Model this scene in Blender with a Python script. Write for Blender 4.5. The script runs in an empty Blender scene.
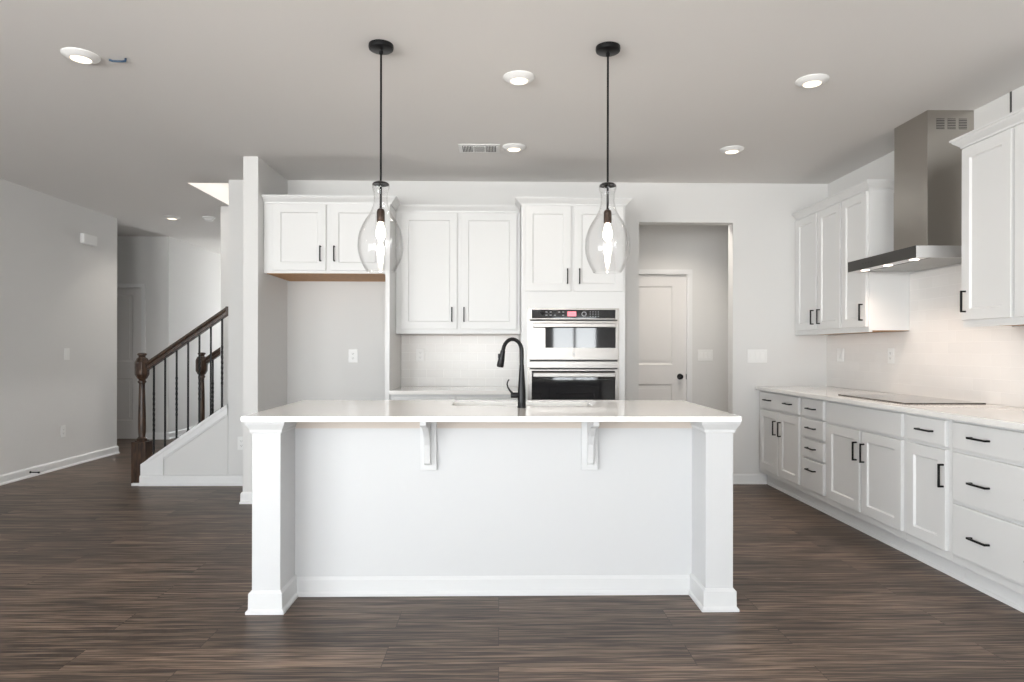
import bpy, bmesh, math, random
from mathutils import Vector, Matrix
random.seed(4)
PI = math.pi
S = bpy.context.scene
COL = S.collection

# ------------------------------------------------------------------ camera
CAM_F = 648.63 / 1024 * 36.0
cd = bpy.data.cameras.new('camera'); cam = bpy.data.objects.new('camera', cd); COL.objects.link(cam)
cd.sensor_width = 36.0; cd.lens = CAM_F; cd.shift_y = 8.9 / 1024; cd.clip_start = 0.05
YAW, ROLL = 0.0197, 0.00195
cam.matrix_world = (Matrix.Translation((0, 0, 1.2184)) @ Matrix.Rotation(-YAW, 4, 'Z') @
                    Matrix.Rotation(PI / 2, 4, 'X') @ Matrix.Rotation(ROLL, 4, 'Z'))
S.camera = cam

# ------------------------------------------------------------------ world, exposure
S.view_settings.view_transform = 'Standard'; S.view_settings.look = 'None'
S.view_settings.gamma = 1.0; S.view_settings.use_curve_mapping = False
S.view_settings.exposure = 1.1
w = bpy.data.worlds.new('daylight'); S.world = w; w.use_nodes = True
bg = w.node_tree.nodes['Background']
bg.inputs[1].default_value = 8.8
# overcast sky above, brighter half added below the horizon to light the ceiling
_N, _L = w.node_tree.nodes, w.node_tree.links
_tc = _N.new('ShaderNodeTexCoord'); _s = _N.new('ShaderNodeSeparateXYZ'); _r = _N.new('ShaderNodeValToRGB')
_m = _N.new('ShaderNodeMapRange'); _m.inputs['From Min'].default_value = -1
_L.new(_tc.outputs['Generated'], _s.inputs[0]); _L.new(_s.outputs[2], _m.inputs['Value']); _L.new(_m.outputs['Result'], _r.inputs['Fac']); _L.new(_r.outputs['Color'], bg.inputs[0])
_r.color_ramp.elements[0].position = 0.47; _r.color_ramp.elements[0].color = (0.99, 0.98, 0.97, 1)
_r.color_ramp.elements[1].position = 0.53; _r.color_ramp.elements[1].color = (0.65, 0.68, 0.71, 1)

H = 2.743          # ceiling height
D = 5.88           # kitchen back wall
XR = 3.007         # right wall
XL = -4.46         # left wall
YR = -3.2          # rear wall, behind the camera, with the windows

def portal(loc, rot, sx, sy):
    l = bpy.data.lights.new('window_portal', 'AREA'); l.shape = 'RECTANGLE'; l.size = sx; l.size_y = sy
    l.cycles.is_portal = True
    o = bpy.data.objects.new('window_portal', l); o.location = loc; o.rotation_euler = rot; COL.objects.link(o)

REAR_WINDOWS = [(-4.2, -2.1, 0.20, 2.42), (-1.20, 0.50, 0.05, 2.42), (1.1, 2.10, 0.80, 1.95)]
for x0, x1, z0, z1 in REAR_WINDOWS:
    portal(((x0 + x1) / 2, YR - 0.05, (z0 + z1) / 2), (-PI / 2, 0, PI), x1 - x0, z1 - z0)
# unseen glazed opening added in the left wall to light the right-hand cabinets
portal((XL - 0.06, -1.20, 1.225), (0, -PI / 2, 0), 2.25, 3.0)
FRONT_WINDOW = (-4.3, -3.2, 0.5, 2.3)
portal((-3.75, 12.55, 1.4), (-PI / 2, 0, 0), 1.1, 1.8)

# ------------------------------------------------------------------ materials
def nodes(name):
    m = bpy.data.materials.new(name); m.use_nodes = True
    return m, m.node_tree.nodes, m.node_tree.links, m.node_tree.nodes['Principled BSDF']

def mat(name, col, rough=0.5, metal=0.0, spec=0.5, bump=0.0, bscale=200.0, var=0.0, emit=None, estr=0.0, coat=0.0):
    m, N, L, p = nodes(name)
    p.inputs['Base Color'].default_value = (*col, 1); p.inputs['Roughness'].default_value = rough
    p.inputs['Metallic'].default_value = metal; p.inputs['Specular IOR Level'].default_value = spec
    p.inputs['Coat Weight'].default_value = coat
    tc = N.new('ShaderNodeTexCoord'); n = N.new('ShaderNodeTexNoise'); n.inputs['Scale'].default_value = bscale
    L.new(tc.outputs['Object'], n.inputs['Vector'])
    if bump:
        b = N.new('ShaderNodeBump'); b.inputs['Strength'].default_value = bump; b.inputs['Distance'].default_value = 0.002
        L.new(n.outputs['Fac'], b.inputs['Height']); L.new(b.outputs['Normal'], p.inputs['Normal'])
    if var:
        r = N.new('ShaderNodeValToRGB')
        r.color_ramp.elements[0].position = 0.3; r.color_ramp.elements[1].position = 0.7
        r.color_ramp.elements[0].color = (*[c * (1 - var) for c in col], 1); r.color_ramp.elements[1].color = (*[min(1, c * (1 + var)) for c in col], 1)
        L.new(n.outputs['Fac'], r.inputs['Fac']); L.new(r.outputs['Color'], p.inputs['Base Color'])
    if emit:
        p.inputs['Emission Color'].default_value = (*emit, 1); p.inputs['Emission Strength'].default_value = estr
    return m

M = {}
M['wall'] = mat('wall_paint', (0.72, 0.715, 0.705), 0.75, bump=0.05, bscale=350)
M['ceil'] = mat('ceiling_paint', (0.77, 0.75, 0.73), 0.9, bump=0.06, bscale=300)
M['white'] = mat('trim_white', (0.80, 0.80, 0.80), 0.42, bump=0.01)
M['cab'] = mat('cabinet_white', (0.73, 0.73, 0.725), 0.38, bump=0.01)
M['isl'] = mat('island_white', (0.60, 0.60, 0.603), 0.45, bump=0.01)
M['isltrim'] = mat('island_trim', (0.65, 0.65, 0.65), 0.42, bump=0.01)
M['quartz'] = mat('white_quartz', (0.89, 0.875, 0.85), 0.08, bscale=60, var=0.015, coat=0.3)
M['wood_under'] = mat('raw_plywood', (0.50, 0.27, 0.12), 0.6, bscale=25, var=0.12)
M['strip'] = mat('pale_subtop', (0.60, 0.53, 0.47), 0.6)
M['black'] = mat('black_metal', (0.012, 0.012, 0.013), 0.35, 0.6)
M['iron'] = mat('iron_black', (0.010, 0.010, 0.011), 0.45, 0.3)
M['bronze'] = mat('dark_socket', (0.07, 0.045, 0.035), 0.35, 0.8)
M['plastic'] = mat('plate_white', (0.85, 0.85, 0.84), 0.35)
M['slot'] = mat('dark_slot', (0.05, 0.05, 0.05), 0.7)
M['glassblack'] = mat('black_glass', (0.012, 0.012, 0.014), 0.04, coat=0.5)
M['cooktop'] = mat('cooktop_glass', (0.030, 0.022, 0.018), 0.06, coat=0.6)
M['display'] = mat('display_red', (0.25, 0.03, 0.04), 0.2, emit=(1.0, 0.25, 0.30), estr=0.55)
M['icon'] = mat('icon_grey', (0.45, 0.45, 0.47), 0.4)
M['door'] = mat('door_white', (0.76, 0.745, 0.735), 0.45, bump=0.01)
M['led'] = mat('lit_lens', (1, 1, 1), 0.4, emit=(1.0, 0.80, 0.56), estr=1.1)
M['hoodled'] = mat('hood_lens', (1, 1, 1), 0.4, emit=(1.0, 0.80, 0.66), estr=3.0)
M['bulb'] = mat('bulb_filament_glow', (1, 1, 1), 0.3, emit=(1.0, 0.84, 0.66), estr=3.0)
M['vinyl'] = mat('window_vinyl', (0.8, 0.8, 0.8), 0.4)
M['blue'] = mat('blue_wire', (0.02, 0.06, 0.12), 0.5)
M['filter'] = mat('hood_filter', (0.36, 0.36, 0.35), 0.4, 0.9)

def steel(name, col, rough, stretch):
    m, N, L, p = nodes(name)
    p.inputs['Base Color'].default_value = (*col, 1); p.inputs['Metallic'].default_value = 1.0
    tc = N.new('ShaderNodeTexCoord'); mp = N.new('ShaderNodeMapping'); mp.inputs['Scale'].default_value = stretch
    n = N.new('ShaderNodeTexNoise'); n.inputs['Scale'].default_value = 30; n.inputs['Detail'].default_value = 3
    r = N.new('ShaderNodeMapRange'); r.inputs['To Min'].default_value = rough * 0.8; r.inputs['To Max'].default_value = rough * 1.25
    b = N.new('ShaderNodeBump'); b.inputs['Strength'].default_value = 0.05; b.inputs['Distance'].default_value = 0.001
    L.new(tc.outputs['Object'], mp.inputs['Vector']); L.new(mp.outputs['Vector'], n.inputs['Vector'])
    L.new(n.outputs['Fac'], r.inputs['Value']); L.new(r.outputs['Result'], p.inputs['Roughness'])
    L.new(n.outputs['Fac'], b.inputs['Height']); L.new(b.outputs['Normal'], p.inputs['Normal'])
    return m
M['steel'] = steel('brushed_steel', (0.36, 0.342, 0.325), 0.32, (0.6, 0.6, 30))
M['steelh'] = steel('brushed_steel_canopy', (0.72, 0.72, 0.72), 0.4, (0.6, 0.6, 30))
M['steelv'] = steel('brushed_steel_hood', (0.46, 0.435, 0.40), 0.30, (20, 20, 0.6))
M['darksteel'] = mat('dark_hood_strip', (0.06, 0.058, 0.055), 0.35, 0.2)
M['sink'] = steel('sink_steel', (0.62, 0.62, 0.62), 0.3, (10, 1, 1))

def wood_dark(name):
    m, N, L, p = nodes(name)
    tc = N.new('ShaderNodeTexCoord'); mp = N.new('ShaderNodeMapping'); mp.inputs['Scale'].default_value = (14, 14, 3)
    n = N.new('ShaderNodeTexNoise'); n.inputs['Scale'].default_value = 4; n.inputs['Detail'].default_value = 6
    r = N.new('ShaderNodeValToRGB'); r.color_ramp.elements[0].position = 0.32; r.color_ramp.elements[1].position = 0.72
    r.color_ramp.elements[0].color = (0.016, 0.009, 0.006, 1); r.color_ramp.elements[1].color = (0.085, 0.045, 0.026, 1)
    L.new(tc.outputs['Object'], mp.inputs['Vector']); L.new(mp.outputs['Vector'], n.inputs['Vector'])
    L.new(n.outputs['Fac'], r.inputs['Fac']); L.new(r.outputs['Color'], p.inputs['Base Color'])
    p.inputs['Roughness'].default_value = 0.32
    return m
M['darkwood'] = wood_dark('stained_oak')

def floor_mat():
    m, N, L, p = nodes('plank_floor')
    tc = N.new('ShaderNodeTexCoord')
    br = N.new('ShaderNodeTexBrick'); br.offset = 0.37; br.offset_frequency = 2
    br.inputs['Color1'].default_value = (0, 0, 0, 1); br.inputs['Color2'].default_value = (1, 1, 1, 1); br.inputs['Mortar'].default_value = (0.5, 0.5, 0.5, 1)
    br.inputs['Scale'].default_value = 1; br.inputs['Brick Width'].default_value = 1.22; br.inputs['Row Height'].default_value = 0.178
    br.inputs['Mortar Size'].default_value = 0.0013; br.inputs['Mortar Smooth'].default_value = 0.2; br.inputs['Bias'].default_value = 0
    L.new(tc.outputs['Object'], br.inputs['Vector'])
    # per-plank offset of the grain
    sep = N.new('ShaderNodeVectorMath'); sep.operation = 'MULTIPLY'; sep.inputs[1].default_value = (7.3, 5.1, 3.7)
    L.new(br.outputs['Color'], sep.inputs[0])
    add = N.new('ShaderNodeVectorMath'); add.operation = 'ADD'
    L.new(tc.outputs['Object'], add.inputs[0]); L.new(sep.outputs[0], add.inputs[1])
    mp = N.new('ShaderNodeMapping'); mp.inputs['Scale'].default_value = (1.1, 32, 1)
    L.new(add.outputs[0], mp.inputs['Vector'])
    n1 = N.new('ShaderNodeTexNoise'); n1.inputs['Scale'].default_value = 1.6; n1.inputs['Detail'].default_value = 7; n1.inputs['Roughness'].default_value = 0.62; n1.inputs['Distortion'].default_value = 1.0
    L.new(mp.outputs['Vector'], n1.inputs['Vector'])
    mp2 = N.new('ShaderNodeMapping'); mp2.inputs['Scale'].default_value = (2.6, 115, 1)
    L.new(add.outputs[0], mp2.inputs['Vector'])
    n2 = N.new('ShaderNodeTexNoise'); n2.inputs['Scale'].default_value = 1.5; n2.inputs['Detail'].default_value = 4
    L.new(mp2.outputs['Vector'], n2.inputs['Vector'])
    mx = N.new('ShaderNodeMath'); mx.operation = 'MULTIPLY_ADD'; mx.inputs[1].default_value = 0.50
    L.new(n2.outputs['Fac'], mx.inputs[0]); 
    sc = N.new('ShaderNodeMath'); sc.operation = 'MULTIPLY'; sc.inputs[1].default_value = 0.58
    L.new(n1.outputs['Fac'], sc.inputs[0]); L.new(sc.outputs[0], mx.inputs[2])
    r = N.new('ShaderNodeValToRGB'); e = r.color_ramp.elements
    e[0].position = 0.44; e[0].color = (0.032, 0.020, 0.0145, 1)
    e[1].position = 0.63; e[1].color = (0.225, 0.160, 0.116, 1)
    k = r.color_ramp.elements.new(0.53); k.color = (0.080, 0.054, 0.040, 1)
    L.new(mx.outputs[0], r.inputs['Fac'])
    # plank tint
    sx = N.new('ShaderNodeSeparateColor'); L.new(br.outputs['Color'], sx.inputs[0])
    mr = N.new('ShaderNodeMapRange'); mr.inputs['To Min'].default_value = 0.78; mr.inputs['To Max'].default_value = 1.22
    L.new(sx.outputs[0], mr.inputs['Value'])
    vm = N.new('ShaderNodeVectorMath'); vm.operation = 'SCALE'
    L.new(r.outputs['Color'], vm.inputs[0]); L.new(mr.outputs['Result'], vm.inputs['Scale'])
    mm = N.new('ShaderNodeMix'); mm.data_type = 'RGBA'; mm.inputs['B'].default_value = (0.03, 0.02, 0.016, 1)
    L.new(br.outputs['Fac'], mm.inputs['Factor']); L.new(vm.outputs[0], mm.inputs['A'])
    L.new(mm.outputs['Result'], p.inputs['Base Color'])
    p.inputs['Roughness'].default_value = 0.42; p.inputs['Specular IOR Level'].default_value = 0.35
    b = N.new('ShaderNodeBump'); b.inputs['Strength'].default_value = 0.15; b.inputs['Distance'].default_value = 0.002
    L.new(mx.outputs[0], b.inputs['Height']); L.new(b.outputs['Normal'], p.inputs['Normal'])
    return m
M['floor'] = floor_mat()

def tile_mat(name, axis, col, grout):
    m, N, L, p = nodes(name)
    tc = N.new('ShaderNodeTexCoord'); s = N.new('ShaderNodeSeparateXYZ'); c = N.new('ShaderNodeCombineXYZ')
    L.new(tc.outputs['Object'], s.inputs[0]); L.new(s.outputs[axis], c.inputs[0]); L.new(s.outputs[2], c.inputs[1])
    br = N.new('ShaderNodeTexBrick'); br.offset = 0.5
    br.inputs['Color1'].default_value = (*col, 1); br.inputs['Color2'].default_value = (*[x * 0.96 for x in col], 1)
    br.inputs['Mortar'].default_value = (*grout, 1); br.inputs['Scale'].default_value = 1
    br.inputs['Brick Width'].default_value = 0.1524; br.inputs['Row Height'].default_value = 0.0762
    br.inputs['Mortar Size'].default_value = 0.0017; br.inputs['Mortar Smooth'].default_value = 0.3; br.inputs['Bias'].default_value = 0
    L.new(c.outputs[0], br.inputs['Vector']); L.new(br.outputs['Color'], p.inputs['Base Color'])
    b = N.new('ShaderNodeBump'); b.inputs['Strength'].default_value = 0.5; b.inputs['Distance'].default_value = 0.0015; b.invert = True
    n = N.new('ShaderNodeTexNoise'); n.inputs['Scale'].default_value = 9
    L.new(tc.outputs['Object'], n.inputs['Vector'])
    ad = N.new('ShaderNodeMath'); ad.operation = 'MULTIPLY_ADD'; ad.inputs[1].default_value = 0.5
    L.new(n.outputs['Fac'], ad.inputs[0]); L.new(br.outputs['Fac'], ad.inputs[2])
    L.new(ad.outputs[0], b.inputs['Height']); L.new(b.outputs['Normal'], p.inputs['Normal'])
    p.inputs['Roughness'].default_value = 0.24
    return m
M['tile_back'] = tile_mat('subway_tile_back', 0, (0.78, 0.77, 0.75), (0.90, 0.89, 0.87))
M['tile_right'] = tile_mat('subway_tile_right', 1, (0.82, 0.80, 0.78), (0.86, 0.84, 0.82))

def glass_mat(name, tint, edge):
    m, N, L, p = nodes(name); N.remove(p)
    out = N['Material Output']
    tr = N.new('ShaderNodeBsdfTransparent'); gl = N.new('ShaderNodeBsdfGlossy'); gl.inputs['Roughness'].default_value = 0.02
    lw = N.new('ShaderNodeLayerWeight'); lw.inputs['Blend'].default_value = 0.35
    r = N.new('ShaderNodeValToRGB'); r.color_ramp.elements[0].position = 0.80; r.color_ramp.elements[1].position = 0.99
    r.color_ramp.elements[0].color = (*tint, 1); r.color_ramp.elements[1].color = (*edge, 1)
    fr = N.new('ShaderNodeValToRGB'); fr.color_ramp.elements[0].position = 0.3; fr.color_ramp.elements[0].color = (.025, .025, .025, 1); fr.color_ramp.elements[1].color = (.55, .55, .55, 1); L.new(lw.outputs['Facing'], fr.inputs['Fac'])
    mx = N.new('ShaderNodeMixShader')
    L.new(lw.outputs['Facing'], r.inputs['Fac']); L.new(r.outputs['Color'], tr.inputs['Color'])
    L.new(fr.outputs[0], mx.inputs[0]); L.new(tr.outputs[0], mx.inputs[1]); L.new(gl.outputs[0], mx.inputs[2])
    L.new(mx.outputs[0], out.inputs['Surface'])
    return m
M['glass'] = glass_mat('clear_glass', (0.985, 0.985, 0.985), (0.45, 0.44, 0.43))
M['pane'] = glass_mat('window_glass', (0.97, 0.98, 0.98), (0.9, 0.92, 0.92))

# ------------------------------------------------------------------ mesh helpers
class MB:
    def __init__(s): s.v = []; s.f = []
    def add(s, v, f):
        n = len(s.v); s.v += [tuple(q) for q in v]; s.f += [tuple(i + n for i in g) for g in f]; return s
    def box(s, x0, x1, y0, y1, z0, z1):
        x0, x1 = min(x0, x1), max(x0, x1); y0, y1 = min(y0, y1), max(y0, y1); z0, z1 = min(z0, z1), max(z0, z1)
        return s.add([(x, y, z) for x in (x0, x1) for y in (y0, y1) for z in (z0, z1)],
                     [(0, 1, 3, 2), (4, 6, 7, 5), (0, 4, 5, 1), (2, 3, 7, 6), (0, 2, 6, 4), (1, 5, 7, 3)])
    def prism(s, pts, axis, a, b):
        """polygon pts extruded along axis ('x': pts are (y,z); 'y': (x,z); 'z': (x,y))"""
        def P(p, t): return {'x': (t, p[0], p[1]), 'y': (p[0], t, p[1]), 'z': (p[0], p[1], t)}[axis]
        n = len(pts); v = [P(p, a) for p in pts] + [P(p, b) for p in pts]
        f = [tuple(range(n)), tuple(range(2 * n - 1, n - 1, -1))] + [(i, (i + 1) % n, n + (i + 1) % n, n + i) for i in range(n)]
        return s.add(v, f)
    def lathe(s, prof, cx=0, cy=0, n=32, axis='z', cz=0, close=False, rot=0):
        """prof: (radius, height) pairs; closed=True makes a torus-like closed section"""
        v = []
        for r, h in prof:
            for k in range(n):
                a = 2 * PI * k / n + rot
                c, d = r * math.cos(a), r * math.sin(a)
                v.append({'z': (cx + c, cy + d, cz + h), 'y': (cx + c, cy + h, cz + d), 'x': (cx + h, cy + c, cz + d)}[axis])
        f = []
        m = len(prof)
        for i in range(m if close else m - 1):
            j = (i + 1) % m
            for k in range(n): f.append((i * n + k, i * n + (k + 1) % n, j * n + (k + 1) % n, j * n + k))
        if not close:
            if prof[0][0] > 1e-6: f.append(tuple(range(n - 1, -1, -1)))
            if prof[-1][0] > 1e-6: f.append(tuple((m - 1) * n + k for k in range(n)))
        return s.add(v, f)
    def tube(s, pts, rad, n=12):
        """round tube through pts; rad number or list"""
        P = [Vector(p) for p in pts]; R = rad if isinstance(rad, (list, tuple)) else [rad] * len(P)
        v = []; up = None
        for i, p in enumerate(P):
            t = (P[min(i + 1, len(P) - 1)] - P[max(i - 1, 0)]).normalized()
            if up is None: up = t.orthogonal().normalized()
            up = (up - t * up.dot(t)).normalized(); w_ = t.cross(up)
            for k in range(n):
                a = 2 * PI * k / n; v.append(p + (up * math.cos(a) + w_ * math.sin(a)) * R[i])
        f = [(i * n + k, i * n + (k + 1) % n, (i + 1) * n + (k + 1) % n, (i + 1) * n + k) for i in range(len(P) - 1) for k in range(n)]
        f += [tuple(range(n - 1, -1, -1)), tuple((len(P) - 1) * n + k for k in range(n))]
        return s.add(v, f)
    def sweep(s, path, prof):
        """path: 2-D points; prof: (offset to the right-hand side of travel, z); mitred corners, closed ends"""
        n = len(prof); P = [Vector(p) for p in path]; v = []
        def nrm(a, b): d = (b - a).normalized(); return Vector((d.y, -d.x))
        for i, p in enumerate(P):
            if i == 0: m = nrm(P[0], P[1])
            elif i == len(P) - 1: m = nrm(P[-2], P[-1])
            else:
                a, b = nrm(P[i - 1], p), nrm(p, P[i + 1]); m = (a + b); m = m / m.dot(a)
            for o, z in prof: v.append((p.x + m.x * o, p.y + m.y * o, z))
        f = [(i * n + k, i * n + (k + 1) % n, (i + 1) * n + (k + 1) % n, (i + 1) * n + k) for i in range(len(P) - 1) for k in range(n)]
        f += [tuple(range(n)), tuple(range(len(P) * n - 1, (len(P) - 1) * n - 1, -1))]
        return s.add(v, f)
    def shaker(s, x0, x1, z0, z1, yf, yb, fw=0.062, bev=0.008, rec=0.010):
        """frame-and-panel front facing -y"""
        def R(i, y): return [(x0 + i, y, z0 + i), (x1 - i, y, z0 + i), (x1 - i, y, z1 - i), (x0 + i, y, z1 - i)]
        v = R(0, yb) + R(0, yf + 0.002) + R(0.002, yf) + R(fw, yf) + R(fw + bev * 0.4, yf + rec * 0.45) + R(fw + bev, yf + rec)
        f = [(3, 2, 1, 0)]
        for a in range(5):
            for k in range(4): f.append((a * 4 + k, a * 4 + (k + 1) % 4, a * 4 + 4 + (k + 1) % 4, a * 4 + 4 + k))
        f.append((20, 21, 22, 23))
        return s.add(v, f)
    def build(s, name, m, parent=None, bevel=0.0, smooth=False, off=(0, 0, 0), angle=35):
        me = bpy.data.meshes.new(name)
        me.from_pydata([(x - off[0], y - off[1], z - off[2]) for x, y, z in s.v], [], s.f)
        b = bmesh.new(); b.from_mesh(me); bmesh.ops.recalc_face_normals(b, faces=b.faces); b.to_mesh(me); b.free()
        me.materials.append(m)
        if smooth:
            me.polygons.foreach_set('use_smooth', [True] * len(me.polygons)); me.set_sharp_from_angle(angle=math.radians(angle))
        o = bpy.data.objects.new(name, me); COL.objects.link(o)
        if parent: o.parent = parent
        if bevel:
            bv = o.modifiers.new('bevel', 'BEVEL'); bv.width = bevel; bv.segments = 2; bv.limit_method = 'ANGLE'; bv.angle_limit = math.radians(40)
        return o

def thing(name, label, cat, loc=(0, 0, 0), rotz=0.0, group=None):
    o = bpy.data.objects.new(name, None); COL.objects.link(o); o.empty_display_size = 0.05
    o.location = loc; o.rotation_euler = (0, 0, rotz); o['label'] = label; o['category'] = cat
    if group: o['group'] = group
    return o
def tag(o, label, cat, group=None):
    o['label'] = label; o['category'] = cat
    if group: o['group'] = group
    return o
def struct(name, mb, m, **k):
    o = mb.build(name, m, **k); o['kind'] = 'structure'; return o
def copy_tree(o, parent=None):
    c = o.copy(); COL.objects.link(c)
    if parent: c.parent = parent
    for ch in list(o.children): copy_tree(ch, c)
    return c
def at_base(mb, name, m, base, **k):
    """one-mesh thing whose origin is its base point; mb in world coordinates"""
    o = mb.build(name, m, off=base, **k); o.location = base; return o

# ------------------------------------------------------------------ the setting
T = 0.12
struct('floor', MB().box(-6.4, XR + T, YR - T, 12.8, -0.1, 0), M['floor'])
# ceiling with the stair opening
HX0, HX1, HY0, HY1 = -2.86, 1.0, D + T, 6.96
c = MB(); Z1 = H + 0.28
c.box(-6.4, XR + T, YR - T, HY0, H, Z1).box(-6.4, HX0, HY0, HY1, H, Z1).box(HX1, XR + T, HY0, HY1, H, Z1).box(-6.4, XR + T, HY1, 12.8, H, Z1)
struct('ceiling', c, M['ceil'])
# back wall: from the stair wall end to the right wall, with the pantry passage opening
OX0, OX1, OZ = 1.27, 2.131, 2.383
struct('wall_back', MB().box(-2.435, OX0, D, D + T, 0, H).box(OX1, XR + T, D, D + T, 0, H).box(OX0, OX1, D, D + T, OZ, H), M['wall'])
struct('wall_right', MB().box(XR, XR + T, YR, D, 0, H), M['wall'])
struct('wall_left', MB().box(XL - T, XL, YR, -2.7, 0, H).box(XL - T, XL, .3, 7.66, 0, H).box(XL - T, XL, -2.7, .3, 0, .10).box(XL - T, XL, -2.7, .3, 2.35, H), M['wall'])
sw = MB()
for q in (-2.7, -1.70, -.70, .25): sw.box(XL - .09, XL - .03, q, q + .05, .15, 2.30)
sw.box(XL - .09, XL - .03, -2.7, .3, .10, .15).box(XL - .09, XL - .03, -2.7, .3, 2.30, 2.35)
so_ = struct('window_5', sw, M['vinyl'])  # added window, out of view, brightens the cabinets on the right wall
MB().box(XL - .062, XL - .058, -2.69, .29, .11, 2.34).build('pane', M['pane'], so_)
# rear wall (behind the camera) with its windows
r = MB(); xs = [XL - T]
prev = XL - T
for x0, x1, z0, z1 in REAR_WINDOWS:
    r.box(prev, x0, YR - T, YR, 0, H).box(x0, x1, YR - T, YR, 0, z0).box(x0, x1, YR - T, YR, z1, H); prev = x1
r.box(prev, XR + T, YR - T, YR, 0, H)
struct('wall_rear', r, M['wall'])
def window(n, x0, x1, z0, z1, y, cols):
    f = MB(); t = 0.05
    f.box(x0, x1, y - .04, y + .02, z0, z0 + t).box(x0, x1, y - .04, y + .02, z1 - t, z1)
    for k in range(cols + 1):
        cx = x0 + (x1 - x0) * k / cols; cx = min(max(cx, x0 + t / 2), x1 - t / 2)
        f.box(cx - t / 2, cx + t / 2, y - .04, y + .02, z0 + t, z1 - t)
    o = struct('window_%d' % n, f, M['vinyl'])
    MB().box(x0 + .01, x1 - .01, y - .012, y - .008, z0 + .01, z1 - .01).build('pane', M['pane'], o)
for i, (x0, x1, z0, z1) in enumerate(REAR_WINDOWS): window(i + 1, x0, x1, z0, z1, YR - 0.03, 3 if i < 2 else 2)
# wall that closes the refrigerator niche on the left, its end faces the room
PX0, PX1, PY = -2.025, -1.908, 5.167
struct('wall_niche', MB().box(PX0, PX1, PY, D, 0, H), M['wall'])
# stairwell: far wall, upper storey walls, and top
FX = -2.965
st = MB().box(FX, 1.27, 6.96, 7.08, 0, H).box(FX, 1.27, 6.953, 7.08, H, 5.3).box(HX0 - T, HX0, D + T, 6.953, Z1, 5.3).box(.994, 1.12, D + T, 6.953, 0, 5.3).box(HX0 - T, 1.12, D, D + T, Z1, 5.3)
struct('wall_stairwell', st, M['wall'])
struct('ceiling_stairwell', MB().box(HX0 - T, 1.12, D, 7.08, 5.3, 5.4), M['ceil'])
# pantry passage
DY = 7.04
PD0, PD1 = 1.285, 2.047
struct('wall_passage', MB().box(1.15, PD0 , DY, DY + T, 0, H).box(PD1, 3.2, DY, DY + T, 0, H).box(PD0, PD1, DY, DY + T, 2.045, H).box(3.127, 3.247, D + T, DY, 0, H), M['wall'])
# hall at the left: alcove door wall, long hall wall, end wall with window
HYD = 8.86
HD1 = -4.827; HD0 = HD1 - 0.76
hw = MB().box(-6.2, HD0, HYD, HYD + T, 0, H).box(HD1, -4.47, HYD, HYD + T, 0, H).box(HD0, HD1, HYD, HYD + T, 2.05, H)
struct('wall_hall', hw, M['wall'])
struct('wall_corridor', MB().box(-4.61, -4.47, HYD + T, 12.6, 0, H).box(FX + .065, FX + .185, 7.08, 12.6, 0, H), M['wall'])
struct('wall_alcove', MB().box(-6.32, -6.2, 7.54, HYD + T, 0, H).box(-6.2, XL - T, 7.54, 7.66, 0, H), M['wall'])
fw = MB(); x0, x1, z0, z1 = FRONT_WINDOW
fw.box(-4.61, x0, 12.6, 12.72, 0, H).box(x1, -2.7, 12.6, 12.72, 0, H).box(x0, x1, 12.6, 12.72, 0, z0).box(x0, x1, 12.6, 12.72, z1, H)
struct('wall_front', fw, M['wall'])
window(4, x0, x1, z0, z1, 12.66, 2)

# baseboards (right-hand side of travel faces the room)
BP = [(0, 0), (0.020, 0), (0.020, 0.012), (0.014, 0.020), (0.013, 0.078), (0.007, 0.090), (0, 0.092)]
def baseboard(name, path): return struct('baseboard_' + name, MB().sweep(path, BP), M['white'], bevel=0)
baseboard('left', [(XL - T, 7.66), (XL, 7.66), (XL, YR)][::-1])
baseboard('rear_left', [(XL + .02, YR), (-1.2, YR)][::-1])
baseboard('back', [(OX1, D), (2.44, D)])
baseboard('opening', [(OX1, D + T), (OX1, D + .001)])
baseboard('niche', [(PX0, D), (PX0, PY), (PX1, PY), (PX1, D), (-.93, D)])
baseboard('passage', [(PD1 + .06, DY), (3.127, DY)])
baseboard('alcove', [(HD1 + .062, HYD), (-4.47, HYD), (-4.47, 12.6)])

# ------------------------------------------------------------------ cabinet kit
def pull(parent, x, z, yf, vertical, L=0.125):
    """square bar pull standing off a front whose face is at y = yf"""
    m = MB(); h = L / 2; t = 0.0048; so = 0.030
    if vertical:
        m.box(x - t, x + t, yf - so, yf - so + 2 * t, z - h, z + h)
        for q in (z - h + t, z + h - t): m.box(x - t, x + t, yf - so, yf + .001, q - t, q + t)
    else:
        m.box(x - h, x + h, yf - so, yf - so + 2 * t, z - t, z + t)
        for q in (x - h + t, x + h - t): m.box(q - t, q + t, yf - so, yf + .001, z - t, z + t)
    return m.build('handle', M['black'], parent, bevel=0.0012)

CROWN = [(0, 0), (0.010, 0), (0.012, 0.010), (0.018, 0.016), (0.040, 0.038), (0.044, 0.046), (0.050, 0.048), (0.050, 0.060), (0, 0.060)]
FT = 0.02   # thickness of doors and drawer fronts

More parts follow.
